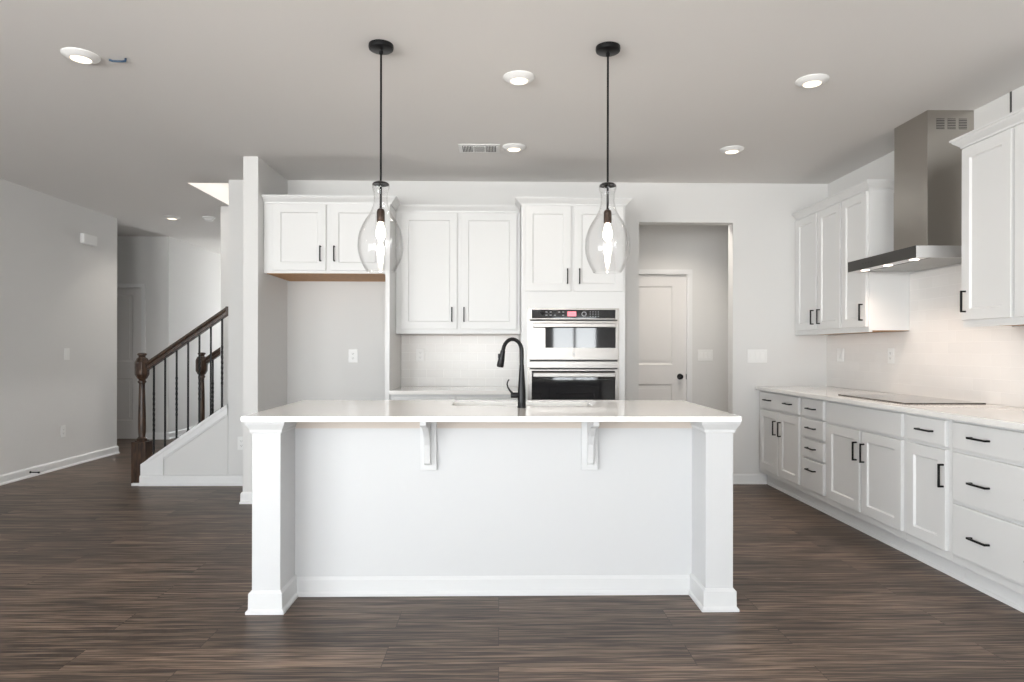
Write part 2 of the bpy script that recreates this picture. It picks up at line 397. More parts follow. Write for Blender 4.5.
def cabinet(name, label, cat, loc, rotz, w, d, h, fronts, group=None, toe=0.0, crown=None, under=None, rail=False, mt='cab'):
    """local frame: x along the width, front at y=0, z from the base; fronts: (kind, x0, x1, z0, z1, pulls)"""
    t = thing(name, label, cat, loc, rotz, group)
    b = MB()
    if toe:
        b.box(0, w, 0, d, toe, h).box(0, w, 0.078, d, 0, toe)
        b.build('body', M[mt], t, bevel=0.0012)
        MB().sweep([(0, .078), (w, .078)], [(0, 0), (.018, 0), (.016, .014), (.008, .020), (.006, .095), (0, .096)]).build('toe_kick', M['white'], t)
    else:
        b.box(0, w, 0, d, 0.0, h); b.build('body', M[mt], t, bevel=0.0012)
    if under: MB().box(.018, w - .018, .02, d - .002, -.0035, -.0005).build('underside', M['wood_under'], t)
    if rail: MB().box(0, w, .002, .022, -.012, -.0002).build('light_rail', M[mt], t)
    for kind, x0, x1, z0, z1, pulls in fronts:
        m = MB()
        if kind == 'door': m.shaker(x0, x1, z0, z1, -FT, -.0005)
        else: m.shaker(x0, x1, z0, z1, -FT, -.0005, fw=.006, bev=.003, rec=-.0015) if kind == 'slab' else m.box(x0, x1, -FT, -.0005, z0, z1)
        f = m.build('door' if kind == 'door' else ('false_front' if kind == 'false' else 'drawer'), M[mt], t, bevel=0 if kind == 'door' else .0018)
        for px, pz, vert in pulls: pull(f, px, pz, -FT, vert)
    if crown:
        path, z = crown
        MB().sweep(path, [(o, z + q) for o, q in CROWN]).build('crown_moulding', M[mt], t)
    return t

# ------------------------------------------------------------------ back wall cabinets
FY = 5.28          # face frame plane of deep units; fronts at 5.27
ZT = 2.40
# above the refrigerator niche
z0 = 1.836
x0 = PX1 + .003; w = -.923 - x0
cabinet('wall_cabinet', 'short white double-door wall cabinet above the empty refrigerator niche, beside the niche wall', 'cabinet',
        (x0, FY, z0), 0, w, D - FY - .002, ZT - z0,
        [('door', -1.827 - x0, -1.401 - x0, .022, ZT - z0 - .012, [(-1.441 - x0, .155, True)]),
         ('door', -1.362 - x0, -.935 - x0, .022, ZT - z0 - .012, [(-1.340 - x0 + .010, .155, True)])],
        crown=([(0, 0), (w + .040, 0), (w + .040, .21)], ZT - z0 - .002), under=True)
# tall side panel of the niche
tag(at_base(MB().box(-.921, -.886, FY - .02, D - .002, 0, ZT - .004), 'cabinet_side_panel', M['cab'], (-.9, 5.58, 0), bevel=.001),
    'tall narrow white end panel between the refrigerator niche and the counter', 'panel')
# middle wall cabinet
MU = 5.57; z0 = 1.368
x0 = -.884; w = .176 - x0
cabinet('wall_cabinet', 'wide white double-door wall cabinet over the tiled back counter, left of the wall oven', 'cabinet',
        (x0, MU, z0), 0, w, D - MU - .002, ZT - z0,
        [('door', -.842 - x0, -.361 - x0, .028, ZT - z0 - .012, [(-.404 - x0, .152, True)]),
         ('door', -.329 - x0, .150 - x0, .028, ZT - z0 - .012, [(-.301 - x0, .152, True)])],
        crown=([(0.012, 0), (w - .008, 0)], ZT - z0 - .004), under=True, rail=True)
# base cabinet below the back counter
x0 = -.884; w = .176 - x0
cabinet('base_cabinet', 'white base cabinet under the back counter, mostly hidden behind the island', 'cabinet',
        (x0, FY, 0), 0, w, D - FY - .002, .855,
        [('slab', .03, w / 2 - .008, .715, .835, [(w * .25, .775, False)]), ('slab', w / 2 + .008, w - .03, .715, .835, [(w * .75, .775, False)]),
         ('door', .03, w / 2 - .008, .13, .695, [(w / 2 - .05, .56, True)]), ('door', w / 2 + .008, w - .03, .13, .695, [(w / 2 + .05, .56, True)])],
        toe=.11)
tag(at_base(MB().box(-.884, .177, 5.235, D - .002, .857, .888), 'back_countertop', M['quartz'], (-.35, 5.55, .857), bevel=.002),
    'white quartz counter slab under the tiled back wall, beside the wall oven', 'countertop')
tag(at_base(MB().box(-.884, .177, D - .010, D - .0005, .889, 1.353), 'tile_backsplash', M['tile_back'], (-.35, D - .005, .889)),
    'glossy white subway tile backsplash on the back wall beneath the double-door cabinet', 'backsplash')

# oven tower: carcass with an opening for the ovens
x0 = .180; w = 1.026 - x0; F0 = .233 - x0; F1 = .976 - x0
OZ0, OZ1 = .62, 1.560
t = thing('oven_cabinet', 'tall white oven tower cabinet with two doors above the wall oven', 'cabinet', (x0, FY, 0))
d = D - FY - .002
MB().box(0, F0 + .004, 0, d, .11, ZT).box(F1 - .004, w, 0, d, .11, ZT).box(F0 + .004, F1 - .004, 0, d, OZ1, ZT).box(F0 + .004, F1 - .004, 0, d, .11, OZ0) \
    .box(F0 + .004, F1 - .004, d - .01, d, OZ0, OZ1).box(0, w, .07, d, 0, .11).build('body', M['cab'], t, bevel=.0012)
for a, b, hx in ((.207, .583, .552), (.606, 1.008, .650)):
    f = MB().shaker(a - x0, b - x0, 1.697, ZT - .012, -FT, -.0005).build('door', M['cab'], t)
    pull(f, hx - x0, 1.817, -FT, True)
f = MB().box(.02, w - .02, -FT, -.0005, .13, OZ0 - .03).build('drawer', M['cab'], t, bevel=.002); pull(f, w / 2, .45, -FT, False)
MB().sweep([(0, .20), (0, 0), (w, 0), (w, d)], [(o, ZT - .002 + q) for o, q in CROWN]).build('crown_moulding', M['cab'], t)

# the double wall oven
t = thing('double_oven', 'stainless steel double oven built into the tall white cabinet', 'oven', (.6045, FY, OZ0))
def W(mb, name, m, parent=None, **k): return mb.build(name, m, parent or t, off=(.6045, FY, OZ0), **k)
ox0, ox1 = .236, .974; yf = FY - .022
W(MB().box(ox0, ox1, FY + .002, FY + .52, OZ0 + .01, OZ1 - .005), 'body', M['steel'])
W(MB().box(ox0 - .004, ox1 + .004, FY - .006, FY - .0008, OZ0, OZ1 - .001), 'trim_frame', M['steelv'])
cp = W(MB().box(ox0 + .002, ox1 - .002, yf, FY - .007, 1.466, 1.556), 'control_panel', M['steel'], bevel=.002)
W(MB().box(.264, .944, yf - .002, yf - .0003, 1.474, 1.546), 'touch_panel', M['glassblack'], cp)
W(MB().box(.553, .625, yf - .0032, yf - .0022, 1.492, 1.532), 'display', M['display'], cp)
for k in range(5):
    for j in range(2):
        if (k + j) % 4 != 3: W(MB().box(.375 + k * .034, .391 + k * .034, yf - .003, yf - .0022, 1.498 + j * .026, 1.5035 + j * .026), 'icon', M['icon'], cp)
for k in range(4):
    for j in range(3): W(MB().box(.735 + k * .022, .743 + k * .022, yf - .003, yf - .0022, 1.490 + j * .018, 1.495 + j * .018), 'icon', M['icon'], cp)
W(MB().lathe([(.020, -.004), (.020, -.001), (.015, -.001), (.015, -.004)], .688, yf - .002, 28, 'y', 1.511, close=True), 'dial_ring', M['icon'], cp)
W(MB().box(ox0 + .012, ox1 - .012, yf + .004, FY - .007, 1.456, 1.4655), 'vent_slot', M['slot'])
def bar_handle(p, z, x0=.275, x1=.940):
    m = MB(); m.box(x0, x1, yf - .052, yf - .034, z - .019, z + .019)
    for q in (x0 + .03, x1 - .03): m.box(q - .012, q + .012, yf - .036, yf - .0005, z - .012, z + .012)
    return W(m, 'handle', M['steel'], p, bevel=.006)
ud = W(MB().box(ox0 + .002, ox1 - .002, yf, FY - .007, 1.138, 1.4555), 'upper_door', M['steel'], bevel=.003)
W(MB().box(.374, .946, yf - .002, yf - .0003, 1.236, 1.402), 'window', M['glassblack'], ud, bevel=.0006)
bar_handle(ud, 1.418)
W(MB().lathe([(.0125, -.0025), (.0125, -.0003), (.0085, -.0003), (.0085, -.0025)], .605, yf, 28, 'y', 1.186, close=True).box(.600, .610, yf - .002, yf - .0003, 1.1805, 1.1915), 'round_emblem', M['icon'], ud)
W(MB().box(ox0 + .012, ox1 - .012, yf + .004, FY - .007, 1.126, 1.1375), 'vent_slot', M['slot'])
W(MB().box(ox0 + .002, ox1 - .002, yf + .002, FY - .007, 1.072, 1.1255), 'middle_trim', M['steel'], bevel=.002)
W(MB().box(ox0 + .012, ox1 - .012, yf + .006, FY - .007, 1.0625, 1.0715), 'vent_slot', M['slot'])
ld = W(MB().box(ox0 + .002, ox1 - .002, yf, FY - .007, .70, 1.062), 'lower_door', M['steel'], bevel=.003)
W(MB().box(.264, .944, yf - .002, yf - .0003, .815, 1.050), 'window', M['glassblack'], ld, bevel=.0006)
bar_handle(ld, 1.018)
W(MB().box(ox0 + .002, ox1 - .002, yf + .003, FY - .007, OZ0 + .005, .695), 'bottom_vent', M['steel'], bevel=.002)

# ------------------------------------------------------------------ right wall cabinets (local x runs from the back wall towards the room)
RF = 2.38    # face frame plane; fronts at 2.36
R90 = -PI / 2
CT = .893    # counter top height
bz = CT - .031
def rbase(name, label, ya, yb, fronts):
    return cabinet(name, label, 'cabinet', (RF, ya, 0), R90, ya - yb - .002, XR - RF - .002, bz, fronts, toe=.112, group=None)
g = .026
dz0, dz1, wz0, wz1 = .158, .692, .708, .848
w = D - .003 - 5.042
rbase('base_cabinet', 'white corner base cabinet with two doors under one wide two-pull drawer', D - .003, 5.042,
      [('slab', .045, w - g, wz0, wz1, [(.045 + .19, .782, False), (w - .20, .782, False)]),
       ('door', .045, .045 + (w - .057) / 2 - .014, dz0, dz1, [(.045 + (w - .057) / 2 - .05, .555, True)]),
       ('door', .045 + (w - .057) / 2 + .014, w - g, dz0, dz1, [(.045 + (w - .057) / 2 + .05, .555, True)])])
w = 5.042 - 4.650
rbase('base_cabinet', 'narrow white base cabinet with a stack of four small drawers', 5.042, 4.650,
      [('slab', g, w - g, wz0, wz1, [(w / 2, .778, False)]), ('slab', g, w - g, .556, .696, [(w / 2, .632, False)]),
       ('slab', g, w - g, .402, .540, [(w / 2, .478, False)]), ('slab', g, w - g, dz0, .388, [(w / 2, .315, False)])])
w = 4.650 - 3.738
rbase('base_cabinet', 'wide white base cabinet below the cooktop with two doors under a blank panel', 4.650, 3.738,
      [('false', g, w - g, wz0, wz1, []),
       ('door', g, w / 2 - .015, dz0, dz1, [(w / 2 - .045, .555, True)]), ('door', w / 2 + .015, w - g, dz0, dz1, [(w / 2 + .045, .555, True)])])
w = 3.738 - 3.360
rbase('base_cabinet', 'narrow white base cabinet with one door under one drawer, right of the cooktop cabinet', 3.738, 3.360,
      [('slab', g, w - g, wz0, wz1, [(w / 2 + .01, .781, False)]), ('door', g, w - g, dz0, dz1, [(w - .040, .555, True)])])
w = 3.360 - 2.555
P2 = (3.360 - 3.132, 3.360 - 2.772)
rbase('base_cabinet', 'wide white base cabinet with three wide drawers at the right edge of the photo', 3.360, 2.555,
      [('slab', g, w - g, wz0, wz1, [(q, .783, False) for q in P2]), ('slab', g, w - g, .440, .692, [(q, .556, False) for q in P2]),
       ('slab', g, w - g, dz0, .424, [(q, .283, False) for q in P2])])
# counter and tile
tag(at_base(MB().box(2.335, XR - .002, 2.54, D - .002, CT - .030, CT), 'side_countertop', M['quartz'], (2.67, 4.2, CT - .03), bevel=.002),
    'long white quartz counter along the right wall carrying the black cooktop', 'countertop')
tag(at_base(MB().box(XR - .010, XR - .0005, 2.54, D - .0005, CT + .001, 1.357).box(XR - .010, XR - .0005, 3.732, 4.682, 1.357, 1.775), 'tile_backsplash', M['tile_right'], (XR - .005, 4.2, CT + .001)),
    'glossy white subway tile backsplash on the right wall behind the cooktop', 'backsplash')
# cooktop
t = thing('cooktop', 'flat black glass cooktop set in the white counter below the range hood', 'cooktop', (2.725, 4.30, CT))
ck = MB().box(2.475, 2.975, 3.905, 4.69, CT + .0005, CT + .0065).build('glass_top', M['cooktop'], t, bevel=.002, off=(2.725, 4.30, CT))
for bx, by, br in ((2.60, 4.10, .075), (2.60, 4.50, .09), (2.85, 4.08, .09), (2.85, 4.50, .075)):
    bn = MB().lathe([(br, .0066), (br, .0069), (br - .003, .0069), (br - .003, .0066)], bx, by, 36, 'z', CT, close=True); bn.build('burner_ring', M['icon'], t, off=(2.725, 4.30, CT))

# wall cabinets on the right wall
UF = 2.703; z0 = 1.367
def rupper(label, ya, yb, splits, crown):
    fr = [('door', ya - a, ya - b, .028, ZT - z0 - .014, [(ya - hy, .135, True)]) for a, b, hy in splits]
    return cabinet('wall_cabinet', label, 'cabinet', (UF, ya, z0), R90, ya - yb, XR - UF - .002, ZT - z0, fr, crown=(crown, ZT - z0 - .004), under=True, rail=True)
ya = D - .003
rupper('white two-door wall cabinet in the back corner of the right wall', ya, 5.052,
       [(5.820, 5.448, 5.490), (5.420, 5.060, 5.380)], [(.052, 0), (ya - 5.052, 0)])
rupper('white single-door wall cabinet left of the range hood', 5.050, 4.685, [(5.040, 4.700, 4.742)],
       [(0, 0), (.365, 0), (.365, XR - UF - .002)])
rupper('white wall cabinet at the right edge of the photo beyond the range hood', 3.728, 2.93,
       [(3.716, 3.352, 3.682), (3.326, 2.955, 2.995)], [(0, XR - UF - .002), (0, 0), (.798, 0)])

# ------------------------------------------------------------------ range hood
hb = (2.75, 4.225, 1.778)
t = thing('range_hood', 'stainless steel chimney range hood on the right wall above the cooktop', 'range hood', hb)
def Wh(mb, name, m, parent=None, **k): return mb.build(name, m, parent or t, off=hb, **k)
hy0, hy1 = 3.842, 4.604 - .004; cy0, cy1 = 4.050, 4.400
cn = MB().box(2.50, 2.518, hy0, hy1, 1.778, 1.850).box(2.518, XR - .012, hy0, hy0 + .012, 1.778, 1.850).box(2.518, XR - .012, hy1 - .012, hy1, 1.778, 1.850) \
    .box(2.518, XR - .012, hy0 + .012, hy1 - .012, 1.842, 1.850).box(2.518, 2.60, hy0 + .012, hy1 - .012, 1.781, 1.7835).box(XR - .030, XR - .012, hy0 + .012, hy1 - .012, 1.778, 1.842)
Wh(cn, 'canopy', M['steelh'], bevel=.0015)
Wh(MB().box(2.4965, 2.4995, hy0, hy1, 1.778, 1.850), 'control_strip', M['darksteel'])
for k in range(2):
    a = hy0 + .018 + k * (hy1 - hy0 - .036) / 2; b = a + (hy1 - hy0 - .036) / 2 - .006
    f = Wh(MB().box(2.606, XR - .034, a, b, 1.783, 1.790), 'grease_filter', M['filter'])
Wh(MB().box(2.6003, 2.6055, hy0 + .012, hy1 - .012, 1.7795, 1.7835), 'seam', M['slot'])
Wh(MB().box(2.705, XR - .002, cy0, cy1, 1.851, 2.30).box(2.707, XR - .002, cy0 + .002, cy1 - .002, 2.30, H - .001), 'chimney', M['steelv'], bevel=.0012)
for k in range(3):
    xx = 2.763 + k * .072
    v = MB()
    v.box(xx, xx + .052, cy0 + .0005, cy0 + .0015, 2.622, 2.688)
    vo = Wh(v, 'vent_grille', M['slot'])
    s2 = MB()
    for q in range(6): s2.box(xx, xx + .052, cy0 - .001, cy0 + .0003, 2.626 + q * .0105, 2.631 + q * .0105)
    Wh(s2, 'grille_slat', M['steelv'], vo)
for q, yy in enumerate((3.955, 4.225, 4.490)):
    Wh(MB().lathe([(.026, .0), (.026, .0028), (0, .0028)], 2.560, yy, 24, 'z', 1.7780), 'hood_lamp', M['hoodled'])
    l = bpy.data.lights.new('hood_lamp_light', 'SPOT'); l.energy = 4.0; l.color = (1, .80, .66); l.spot_size = 2.4; l.spot_blend = .8; l.shadow_soft_size = .025
    o = bpy.data.objects.new('hood_lamp_light', l); o.location = (2.560, yy, 1.774); COL.objects.link(o)
for k in range(4): Wh(MB().lathe([(.004, -.0015), (.004, 0)], 2.496, 4.30 + k * .035, 12, 'x', 1.815), 'button', M['slot'])

# ------------------------------------------------------------------ island
IT = .914; IU = IT - .025
PYI = 3.235
t = thing('kitchen_island', 'large white kitchen island with square corner posts in the middle of the room', 'island', (-.022, 3.44, 0))
def Wi(mb, name, m, parent=None, **k): return mb.build(name, m, parent or t, off=(-.022, 3.44, 0), **k)
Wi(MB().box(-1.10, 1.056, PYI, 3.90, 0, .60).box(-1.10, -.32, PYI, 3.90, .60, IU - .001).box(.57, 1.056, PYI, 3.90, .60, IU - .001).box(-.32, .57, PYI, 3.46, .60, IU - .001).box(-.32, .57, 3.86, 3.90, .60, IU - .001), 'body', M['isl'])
Wi(MB().box(-1.008, .966, PYI - .012, PYI - .0005, .829, IU - .001), 'support_strip', M['strip'])
for q, (xa, xb) in enumerate(((-1.141, -1.010), (.968, 1.098))):
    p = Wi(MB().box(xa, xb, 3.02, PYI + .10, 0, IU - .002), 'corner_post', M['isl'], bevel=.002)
    cap = [(0, .832), (.006, .832), (.008, .838), (.008, .848), (.024, .874), (.026, .882), (.026, IU - .002), (0, IU - .002)]
    base = [(0, 0), (.022, 0), (.022, .012), (.013, .022), (.012, .092), (.002, .104), (0, .104)]
    for nm, prof in (('cap_moulding', cap), ('base_moulding', base)):
        path = [(xa, PYI + .10), (xa, 3.02), (xb, 3.02), (xb, PYI - (.0005 if q == 0 else .0005))] if q == 0 else [(xa, PYI - .0005), (xa, 3.02), (xb, 3.02), (xb, PYI + .10)]
        Wi(MB().sweep(path, prof), nm, M['isltrim'], p)
Wi(MB().sweep([(-1.0101, PYI), (.9679, PYI)], [(0, 0), (.022, 0), (.022, .012), (.013, .022), (.012, .078), (.003, .092), (0, .092)]), 'baseboard', M['isltrim'])
def corbel(cx, ax0, ax1):
    p = Wi(MB().box(cx - .041, cx + .041, PYI - .020, PYI - .0065, .622, IU - .001), 'corbel', M['isltrim'], bevel=.002)
    pts = [(PYI - .021, .650), (PYI - .036, .650), (PYI - .046, .662), (PYI - .050, .700), (PYI - .060, .752), (PYI - .085, .800), (PYI - .125, .838), (PYI - .180, .856), (PYI - .215, .858), (PYI - .228, .868), (PYI - .228, IU - .001), (PYI - .021, IU - .001)]
    Wi(MB().prism(pts, 'x', ax0, ax1), 'bracket_arm', M['isltrim'], p, bevel=.003)
corbel(-.350, -.367, -.337); corbel(.451, .437, .467)
# doors on the working side, towards the oven wall
for k in range(4):
    a = -1.08 + k * .534
    m = MB().shaker(a + .008, a + .526, .13, .84, -FT, -.0005)
    m.v = [(-x - .044, 3.90 - y, z) for x, y, z in m.v]
    dd = Wi(m, 'door', M['isl'])

# worktop with the sink cut-out
SX0, SX1, SY0, SY1 = -.262, .512, 3.515, 3.80
TX0, TX1, TY0, TY1 = -1.172, 1.118, 2.965, 3.930
def rrect(x0, x1, y0, y1, r, n=8):
    o = []
    for cx, cy, a in ((x1 - r, y1 - r, 0), (x0 + r, y1 - r, PI / 2), (x0 + r, y0 + r, PI), (x1 - r, y0 + r, 1.5 * PI)):
        for k in range(n + 1): o.append((cx + r * math.cos(a + PI / 2 * k / n), cy + r * math.sin(a + PI / 2 * k / n)))
    return o
def slab_with_hole(z0, z1):
    b = bmesh.new()
    outer = [(TX1, TY1), (TX0, TY1), (TX0, TY0), (TX1, TY0)]; inner = rrect(SX0, SX1, SY0, SY1, .055)
    for z in (z0, z1):
        vo = [b.verts.new((x, y, z)) for x, y in outer]; vi = [b.verts.new((x, y, z)) for x, y in inner]
        e = [b.edges.new((vo[i], vo[(i + 1) % 4])) for i in range(4)] + [b.edges.new((vi[i], vi[(i + 1) % len(vi)])) for i in range(len(vi))]
        bmesh.ops.triangle_fill(b, edges=e, use_beauty=True)
        if z == z0: lo = (vo, vi)
        else:
            for A, B in ((lo[0], vo), (lo[1], vi)):
                for i in range(len(A)): b.faces.new((A[i], A[(i + 1) % len(A)], B[(i + 1) % len(B)], B[i]))
    m = MB(); b.verts.index_update(); m.v = [tuple(v.co) for v in b.verts]; m.f = [tuple(v.index for v in f.verts) for f in b.faces]; b.free(); return m
tag(at_base(slab_with_hole(IU, IT), 'island_worktop', M['quartz'], (-.03, 3.45, IU), bevel=.0015),
    'big glossy white quartz slab lying on the island', 'countertop')
# undermount sink
t = thing('kitchen_sink', 'stainless steel sink sunk in the island worktop behind the black faucet', 'sink', ((SX0 + SX1) / 2, (SY0 + SY1) / 2, IU - .2))
sm = MB(); rings = []
for off, z in ((.012, IU - .0006), (-.004, IU - .0006), (-.006, IU - .17), (-.03, IU - .20)):
    rings.append([(x, y, z) for x, y in rrect(SX0 - off, SX1 + off, SY0 - off, SY1 + off, .055 + off * .5)])
n = len(rings[0]); v = [p for r_ in rings for p in r_]
sm.add(v, [(i * n + k, i * n + (k + 1) % n, (i + 1) * n + (k + 1) % n, (i + 1) * n + k) for i in range(3) for k in range(n)] + [tuple(range(3 * n, 4 * n))])
sm.build('basin', M['sink'], t, off=t.location, smooth=True)
MB().lathe([(.045, .001), (.045, .004), (.03, .005), (.028, .002), (0, .002)], .125, 3.66, 28, 'z', IU - .2).build('drain', M['sink'], t, off=t.location, smooth=True)

# faucet
fx, fy = .119, 3.415
t = thing('faucet', 'tall matte black pull-down faucet with a gooseneck spout on the island', 'faucet', (fx, fy, IT))
def Wf(mb, name, m, parent=None, **k): return mb.build(name, m, parent or t, off=(fx, fy, IT), **k)
Wf(MB().lathe([(.0235, .0005), (.0235, .006), (.0215, .010), (.0215, .055), (.0205, .095), (.0165, .150), (.0125, .205), (.0118, .225)], fx, fy, 32, 'z', IT), 'body', M['black'], smooth=True)
dirx, diry = -.118 / .155, .10 / .155
R_ = .064; zc = 1.210; pts = [(fx, fy, IT + .224)]
for k in range(15):
    a = PI * k / 14 * .93
    q = R_ * (1 - math.cos(a)); pts.append((fx + dirx * q, fy + diry * q, zc + R_ * 1.02 * math.sin(a)))
hx = Vector(pts[-1]); dn = (Vector(pts[-1]) - Vector(pts[-2])).normalized()
pts.append(tuple(hx + dn * .012))
Wf(MB().tube(pts, .0105, 16), 'spout', M['black'], smooth=True)
a = hx + dn * .010; e = Vector((a.x - .016, a.y + .014, a.z - .088))
hd = Wf(MB().tube([a + (e - a) * q for q in (0, .06, .25, .55, .9, 1)], [.0118, .0135, .0145, .0175, .0195, .0175], 20), 'spray_head', M['black'], smooth=True)
mid = a + (e - a) * .33
Wf(MB().box(mid.x - .022, mid.x - .012, mid.y - .008, mid.y + .004, mid.z - .014, mid.z + .012), 'spray_button', M['black'], hd, bevel=.003)
Wf(MB().lathe([(.0, -.058), (.0125, -.058), (.0145, -.055), (.0145, -.018), (.010, -.010)], fx, fy - .001, 24, 'x', IT + .066), 'valve_hub', M['black'], smooth=True)
lv = [(fx - .050, fy - .002, IT + .078), (fx - .062, fy - .002, IT + .090), (fx - .073, fy - .002, IT + .108), (fx - .077, fy - .002, IT + .125), (fx - .073, fy - .002, IT + .140), (fx - .066, fy - .002, IT + .149)]
Wf(MB().tube(lv, [.0065, .0055, .0045, .004, .004, .0035], 12), 'lever', M['black'], smooth=True)

# ------------------------------------------------------------------ pendants
def pendant(x, y, label):
    t = thing('pendant_lamp', label, 'pendant light', (x, y, H), group=None)
    o3 = (x, y, H)
    def Wp(mb, name, m, parent=None, **k): return mb.build(name, m, parent or t, off=o3, **k)
    Wp(MB().lathe([(.061, -.0005), (.062, -.012), (.060, -.022), (.056, -.0245), (.0, -.0245)], x, y, 40, 'z', H), 'canopy', M['black'], smooth=True)
    Wp(MB().lathe([(.0045, -.0245), (.0045, -.030), (.010, -.031), (.010, -.045), (.006, -.050)], x, y, 20, 'z', H), 'swivel', M['black'], smooth=True)
    Wp(MB().tube([(x, y, H - .048), (x, y, 2.056)], .0052, 12), 'rod', M['black'], smooth=True)
    Wp(MB().lathe([(.0053, 2.058), (.030, 2.056), (.040, 2.049), (.042, 2.043), (.036, 2.043), (.0053, 2.050)], x, y, 32, 'z', 0), 'cap', M['black'], smooth=True)
    Wp(MB().tube([(x, y, 2.050), (x, y, 1.922)], .0060, 12), 'stem', M['black'], smooth=True)
    so = Wp(MB().lathe([(.0061, 1.926), (.016, 1.920), (.020, 1.908), (.020, 1.858), (.0165, 1.856)], x, y, 28, 'z', 0), 'socket', M['bronze'], smooth=True)
    Wp(MB().lathe([(.012, 1.856), (.014, 1.846), (.020, 1.826), (.024, 1.806), (.023, 1.788), (.017, 1.774), (.007, 1.767), (0, 1.766)], x, y, 28, 'z', 0), 'bulb', M['bulb'], so, smooth=True)
    outer = [(.041, 2.050), (.043, 2.042), (.043, 2.026), (.037, 2.008), (.0345, 1.985), (.036, 1.955), (.043, 1.925), (.058, 1.893), (.078, 1.862), (.097, 1.825), (.109, 1.787), (.113, 1.750), (.112, 1.715), (.104, 1.678), (.091, 1.645), (.076, 1.618), (.070, 1.609)]
    inner = [(r_ - .003, z_) for r_, z_ in outer][::-1]
    # refine
    def fine(P):
        o = []
        for i in range(len(P) - 1):
            p0 = P[max(i - 1, 0)]; p1 = P[i]; p2 = P[i + 1]; p3 = P[min(i + 2, len(P) - 1)]
            for k in range(4):
                u = k / 4
                o.append(tuple(.5 * (2 * p1[c_] + (p2[c_] - p0[c_]) * u + (2 * p0[c_] - 5 * p1[c_] + 4 * p2[c_] - p3[c_]) * u * u + (3 * p1[c_] - p0[c_] - 3 * p2[c_] + p3[c_]) * u ** 3) for c_ in (0, 1)))
        return o + [P[-1]]
    Wp(MB().lathe(fine(outer) + fine(inner), x, y, 56, 'z', 0, close=True), 'glass_shade', M['glass'], smooth=True, angle=60)
    l = bpy.data.lights.new('pendant_light', 'POINT'); l.energy = 2; l.color = (1, .90, .78); l.shadow_soft_size = .03
    o = bpy.data.objects.new('pendant_light', l); o.location = (x, y, 1.735); COL.objects.link(o)
pendant(-.594, 3.258, 'clear glass pendant lamp hanging over the left end of the island')
pendant(.544, 3.253, 'clear glass pendant lamp hanging over the right end of the island')

# ------------------------------------------------------------------ ceiling fittings
def downlight(x, y, label, energy=7.5, s=1.0):
    t = thing('recessed_light', label, 'ceiling light', (x, y, H), group='round lit ceiling downlights')
    MB().lathe([(.088 * s, -.0005), (.088 * s, -.005), (.084 * s, -.008), (.056 * s, -.024), (.050 * s, -.025), (.047 * s, -.022), (.047 * s, -.0005)], 0, 0, 40, 'z', 0, close=True).build('trim_ring', M['plastic'], t, smooth=True)
    MB().lathe([(.0465 * s, -.0008), (.0465 * s, -.0225), (0, -.0245)], 0, 0, 36, 'z', 0).build('lens', M['led'], t, smooth=True)
    l = bpy.data.lights.new('downlight', 'SPOT'); l.energy = energy; l.color = (1, .92, .82); l.spot_size = 2.3; l.spot_blend = 1.0; l.shadow_soft_size = .05
    o = bpy.data.objects.new('downlight', l); o.location = (x, y, H - .035); COL.objects.link(o)
for x, y, lb in ((-2.171, 3.406, 'lit round downlight at the upper left, beside the short blue wire'),
                 (.108, 3.622, 'lit round downlight between the two pendant lamps'),
                 (1.760, 3.622, 'lit round downlight in front of the range hood, nearer of the two on the right'),
                 (1.759, 4.878, 'lit round downlight above the passage opening, farther of the two on the right'),
                 (.108, 4.865, 'lit round downlight beside the ceiling vent'),
                 (-3.775, 7.554, 'small lit downlight in the hall ceiling beyond the stairs')):
    downlight(x, y, lb, 18 if y > 7 else (2.5 if y > 4.8 and x < 1 else 7.0))
# one in the passage, above the door, out of sight behind the header
downlight(1.85, 6.30, 'lit downlight in the passage ceiling behind the opening', 38)
t = thing('smoke_detector', 'white round smoke detector on the hall ceiling beside the small downlight', 'smoke detector', (-3.347, 7.542, H))
MB().lathe([(.068, -.0005), (.068, -.012), (.062, -.018), (.050, -.020)], 0, 0, 36, 'z', 0).build('base', M['plastic'], t, smooth=True)
MB().lathe([(.048, -.0205), (.046, -.040), (.036, -.046), (0, -.047)], 0, 0, 36, 'z', 0).build('cover', M['plastic'], t, smooth=True)
t = thing('ceiling_vent', 'white rectangular slotted air vent in the ceiling between the pendant lamps', 'air vent', (-.153, 4.905, H))
MB().box(-.155, .155, -.10, .10, -.006, -.0005).build('frame', M['plastic'], t, bevel=.002)
MB().box(-.128, .128, -.072, .072, -.0075, -.0062).build('backing', M['slot'], t)
sl = MB()
for gx0, gx1, nn in ((-.128, -.048, 7), (-.044, .044, 12), (.048, .128, 7)):
    for k in range(nn + 1):
        xx = gx0 + (gx1 - gx0) * k / nn; sl.box(xx - .0022, xx + .0022, -.072, .072, -.013, -.0077)
for xx in (-.046, .046): sl.box(xx - .006, xx + .006, -.072, .072, -.014, -.0077)
sl.build('slats', M['plastic'], t)
wm = MB().tube([(-.045, .0, -.0055), (-.03, .002, -.010), (.0, -.004, -.014), (.02, .001, -.012), (.043, -.008, -.014), (.050, -.018, -.0055)], .0055, 8)
tag(wm.build('loose_wire', M['blue'], smooth=True), 'short dark blue wire end poking from the ceiling near the left downlight', 'wire').location = (-2.006, 3.449, H)

